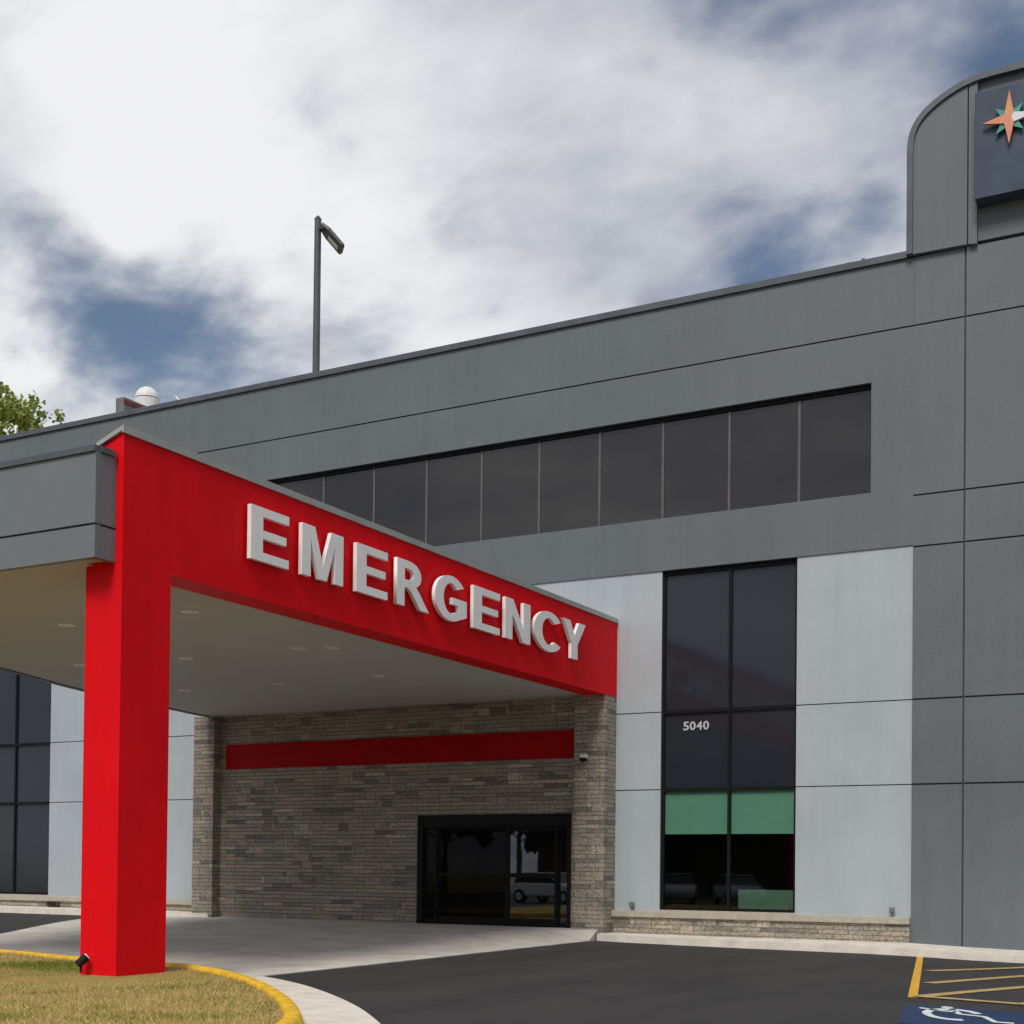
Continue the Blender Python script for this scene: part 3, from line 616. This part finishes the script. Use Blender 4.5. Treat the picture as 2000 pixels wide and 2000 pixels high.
# street lamp behind the building
lx, ly, lz = -28.88, 38.0, 23.75
t = thing('street_lamp', (lx, ly, 0), 'tall dark grey pole lamp with tilted flat head rising behind the roof', 'street lamp')
mb = MB(); mb.tube((lx, ly, 0), (lx, ly, lz), .16, .115, 14); mb.build('pole', POLE, t)
mb = MB(); mb.tube((lx, ly, 0), (lx, ly, .6), .3, .3, 14); mb.build('base', CONC, t)
mb = MB(); mb.tube((lx, ly, lz), (lx, ly, lz+.12), .13, .05, 14); mb.build('pole_cap', POLE, t)
mb = MB(); mb.tube((lx, ly, lz-.25), (lx+.35, ly-.1, lz-.42), .06, .06, 8); mb.build('arm', POLE, t)
Rr, Ff = Vector((.875, -.484, 0)), Vector((-.484, .875, 0))
Ld = (Rr*.70+Ff*.62+Vector((0, 0, -.42))).normalized(); Wd = (Rr*.62-Ff*.78).normalized(); Ud = Ld.cross(Wd).normalized(); Ud = Ud if Ud.z > 0 else -Ud
p0 = Vector((lx, ly, lz-.28))+Rr*.14
mb = MB(); mb.prism([p0-Wd*.17, p0+Wd*.17, p0+Ld*.35+Wd*.36, p0+Ld*1.05+Wd*.36, p0+Ld*1.12+Wd*.28, p0+Ld*1.12-Wd*.28, p0+Ld*1.05-Wd*.36, p0+Ld*.35-Wd*.36], Ud*.12); hd = mb.build('lamp_head', POLE, t, bevel=.02)
c0 = p0+Ld*.72-Ud*.012; mb = MB(); mb.prism([c0-Ld*.24-Wd*.13, c0-Ld*.24+Wd*.13, c0+Ld*.24+Wd*.13, c0+Ld*.24-Wd*.13], -Ud*.02); sub('lens', mb, RIM, hd)
# rooftop unit and dome
t = thing('rooftop_unit', (-31, 32, 13.85), 'narrow grey rooftop box with a dark red stripe at the left end of the roof', 'rooftop unit')
mb = MB(); mb.box((-32.15, 32.0, 13.85), (-31.80, 35.2, 16.28)); mb.build('casing', GREYP, t, bevel=.01)
mb = MB(); mb.box((-31.798, 31.99, 16.08), (-31.77, 35.21, 16.20)); mb.build('red_trim', mat('maroon_trim', (.16, .02, .02), .6, var=.2), t)
t = thing('dome_vent', (-32.95, 34.2, 13.85), 'white domed vent standing behind the red striped rooftop unit', 'vent')
mb = MB(); mb.tube((-32.95, 34.2, 13.85), (-32.95, 34.2, 17.02), .40, .42, 18); mb.build('shaft', WHITE, t)
mb = MB(); mb.sphere((-32.95, 34.2, 17.06), .39, z0=0, n=20, sc=(1, 1, 1)); mb.build('dome', WHITE, t, smooth=True)
t = thing('vent_pipe', (-31.2, 33.9, 13.85), 'thin pale bent pipe right of the white dome on the roof', 'pipe')
mb = MB(); mb.tube((-31.35, 34.2, 13.85), (-31.35, 34.2, 16.6), .028); mb.build('riser', WHITE, t)
mb = MB(); mb.tube((-31.35, 34.2, 16.6), (-31.7, 34.2, 16.95), .028); mb.build('elbow', WHITE, t)
# ---------------------------------------------------------------- trees
def leaf_cloud(mb, c, rad, n, size, rnd):
    for _ in range(n):
        while True:
            p = Vector((rnd.uniform(-1, 1), rnd.uniform(-1, 1), rnd.uniform(-1, 1)))
            if p.length < 1 and p.length > rnd.random()*.8: break
        q = Vector((c[0]+p.x*rad[0], c[1]+p.y*rad[1], c[2]+p.z*rad[2])); s = size*rnd.uniform(.5, 1.3)
        a = Vector((rnd.uniform(-1, 1), rnd.uniform(-1, 1), rnd.uniform(-.7, .7))).normalized(); b = a.orthogonal().normalized()
        b = (Matrix.Rotation(rnd.uniform(0, 6.28), 3, a) @ b)*s; a = a.cross(b).normalized()*s*.6
        mb.poly([q-b, q+a, q+b, q-a])
def full_crown(lf, c, rad, n, size, rnd):
    k = 0
    while k < n:
        p = Vector((rnd.uniform(-1, 1), rnd.uniform(-1, 1), rnd.uniform(-1, 1)))
        if p.length > 1+.25*noise.noise(p*3): continue
        q = Vector((c[0]+p.x*rad[0], c[1]+p.y*rad[1], c[2]+p.z*rad[2]))
        if noise.noise(q*.75)+.5*noise.noise(q*1.9) < -.12+.30*p.length: continue
        s_ = size*rnd.uniform(.6, 1.3); a = Vector((rnd.uniform(-1, 1), rnd.uniform(-1, 1), rnd.uniform(-.7, .7))).normalized()
        b = (Matrix.Rotation(rnd.uniform(0, 6.28), 3, a) @ a.orthogonal().normalized())*s_; a = a.cross(b).normalized()*s_*.6
        lf.poly([q-b, q+a, q+b, q-a]); k += 1
def tree(x, y, h, spread, label, lm, seed, nleaf, name='deciduous_tree', group=None, size=.32):
    rnd = random.Random(seed); t = thing(name, (x, y, 0), label, 'tree', group); tr = MB(); lf = MB()
    tr.tube((x, y, 0), (x+.2, y, h*.55), h*.022, h*.012, 10, False); n = 26
    for k in range(n):
        a = 2.4*k+rnd.uniform(-.4, .4); hh = h*(.42+.5*k/n); L_ = spread*(1-.55*(k/n)**2)*rnd.uniform(.55, 1)
        st_ = Vector((x+.2, y, hh*.8)); e = Vector((x+math.cos(a)*L_, y+math.sin(a)*L_, hh+rnd.uniform(0, h*.08))); tr.tube(st_, e, h*.006, h*.0015, 6, False)
        for _ in range(5):
            c = e+Vector((rnd.gauss(0, 1), rnd.gauss(0, 1), rnd.gauss(0, .8)))*spread*.17; leaf_cloud(lf, c, [spread*.17*rnd.uniform(.6, 1.2)]*3, nleaf, size, rnd)
    if nleaf > 100: lf = MB(); full_crown(lf, (x, y, h-4.6), (spread, spread, 4.6), nleaf*100, size, rnd)
    tr.tube((x+.2, y, h*.5), (x, y, h*.93), h*.012, h*.002, 8, False)
    tr.build('trunk', BARK, t); lf.build('crown', lm, t); return t
tree(-55.3, 46, 24.7, 5.4, 'fresh yellow-green tree crown showing above the roof at far left', LEAF, 3, 420, size=.13)
# ---------------------------------------------------------------- what the glass mirrors: the far side of the car park
rndt = random.Random(11)
for i in range(7):
    tree(-62+i*7.5+rndt.uniform(-2, 2), -32+rndt.uniform(-3, 3), 9+rndt.uniform(0, 3), 4, 'dark tree across the car park, seen mirrored in the lower window panes', LEAF_D, 20+i, 26, group='trees across the car park', size=.6)
BB = thing('brown_building', (-30, -44, 0), 'low brown building across the car park, seen mirrored in the tall window', 'building')
mb = MB(); mb.box((-52, -56, -.1), (-18, -42, 8.2)); mb.build('wall', BROWN, BB)
mb = MB(); mb.prism([(-53, -57, 8.2), (-53, -41, 8.2), (-53, -49, 12)], (36, 0, 0)); mb.build('roof', mat('brown_roof', (.05, .04, .04), .9), BB)
def car(x, y, rz, paint, label):
    t = thing('parked_car', (x, y, 0), label, 'car', 'cars in the car park'); t.rotation_euler = (0, 0, rz)
    P3 = mat('car_paint', paint, .3, coat=.6)
    def add(name, mb, m_, par=t, **k): o = mb.build(name, m_, None, **k); o.parent = par; return o
    mb = MB(); prof_ = [(-2.25, .35), (-2.3, .7), (-2.2, .95), (-1.5, 1.0), (1.0, .98), (2.05, .82), (2.25, .6), (2.2, .32)]
    mb.prism([(a, -.88, b) for a, b in prof_], (0, 1.76, 0)); add('body', mb, P3, bevel=.08)
    mb = MB(); n = len(mb.v); lo_ = [(-1.9, .82), (-1.9, -.82), (1.0, -.82), (1.0, .82)]; hi_ = [(-1.35, .62), (-1.35, -.62), (.25, -.62), (.25, .62)]
    mb.v = [(a, b, .96) for a, b in lo_]+[(a, b, 1.42) for a, b in hi_]; mb.f = [(0, 1, 5, 4), (1, 2, 6, 5), (2, 3, 7, 6), (3, 0, 4, 7)]; add('window_glass', mb, BLK)
    mb = MB(); mb.box((-1.38, -.64, 1.42), (.28, .64, 1.48)); add('roof', mb, P3, bevel=.03)
    for a in (-1.4, 1.4):
        for b in (-.8, .8):
            mb = MB(); mb.tube((a, b-.11, .33), (a, b+.11, .33), .33, .33, 20); wv_ = add('wheel', mb, BLK); mb = MB(); mb.tube((a, b-.115, .33), (a, b+.115, .33), .2, .2, 12); add('rim', mb, WHITE, wv_)
car(-30.5, -3.0, R(15), (.85, .86, .88), 'white car in the car park, mirrored in the entrance door glass')
car(-22.5, -6.0, R(60), (.42, .58, .75), 'pale blue car in the car park, mirrored low in the tall window')
car(-27.0, -9.5, R(70), (.6, .62, .66), 'silver-grey car in the car park, mirrored beside the pale blue car')
# ---------------------------------------------------------------- grass blades on the island
def blades(name, mt, count, dens_fn, label_kind='stuff', hmin=.02, hmax=.055):
    mb = MB(); rnd = random.Random(5 if mt is BLADE else 6); k = 0
    while k < count:
        x = rnd.uniform(-19.5, -6.9); y = rnd.uniform(7.0, 16)
        if not inside(x, y, inn) or rnd.random() > dens_fn(x, y) or (-13.7 < x < -13.0 and 13.1 < y < 14.06): continue
        z = zi(x, y)-.004; a = rnd.uniform(0, 6.28); h = rnd.uniform(hmin, hmax); wd = rnd.uniform(.003, .007); lean = rnd.uniform(.2, 1.3)*h
        dx, dy = math.cos(a), math.sin(a); n = len(mb.v); b = rnd.uniform(0, 6.28)
        mb.v += [(x-dx*wd, y-dy*wd, z), (x+dx*wd, y+dy*wd, z), (x+math.cos(b)*lean, y+math.sin(b)*lean, z+h)]; mb.f.append((n, n+1, n+2)); k += 1
    me = bpy.data.meshes.new(name); me.from_pydata(mb.v, [], mb.f); me.materials.append(mt); o = bpy.data.objects.new(name, me); col.objects.link(o); return tag(o, kind='stuff')
def gr(x, y):
    n = noise.noise(Vector((x*1.3, y*1.3, 4.2)))+.5*noise.noise(Vector((x*4, y*4, 1.2))); d = math.hypot((x+14.7)/1.3, (y-13.9)/.7)
    return min(1, max(.03, .08+.7*n+1.6*S(1.4-d)))
blades('dry_grass', BLADE, 95000, lambda x, y: max(.06, 1-gr(x, y)*.95), hmin=.012, hmax=.055)
o1 = blades('green_grass', BLADE_G, 32000, gr, hmin=.02, hmax=.06)
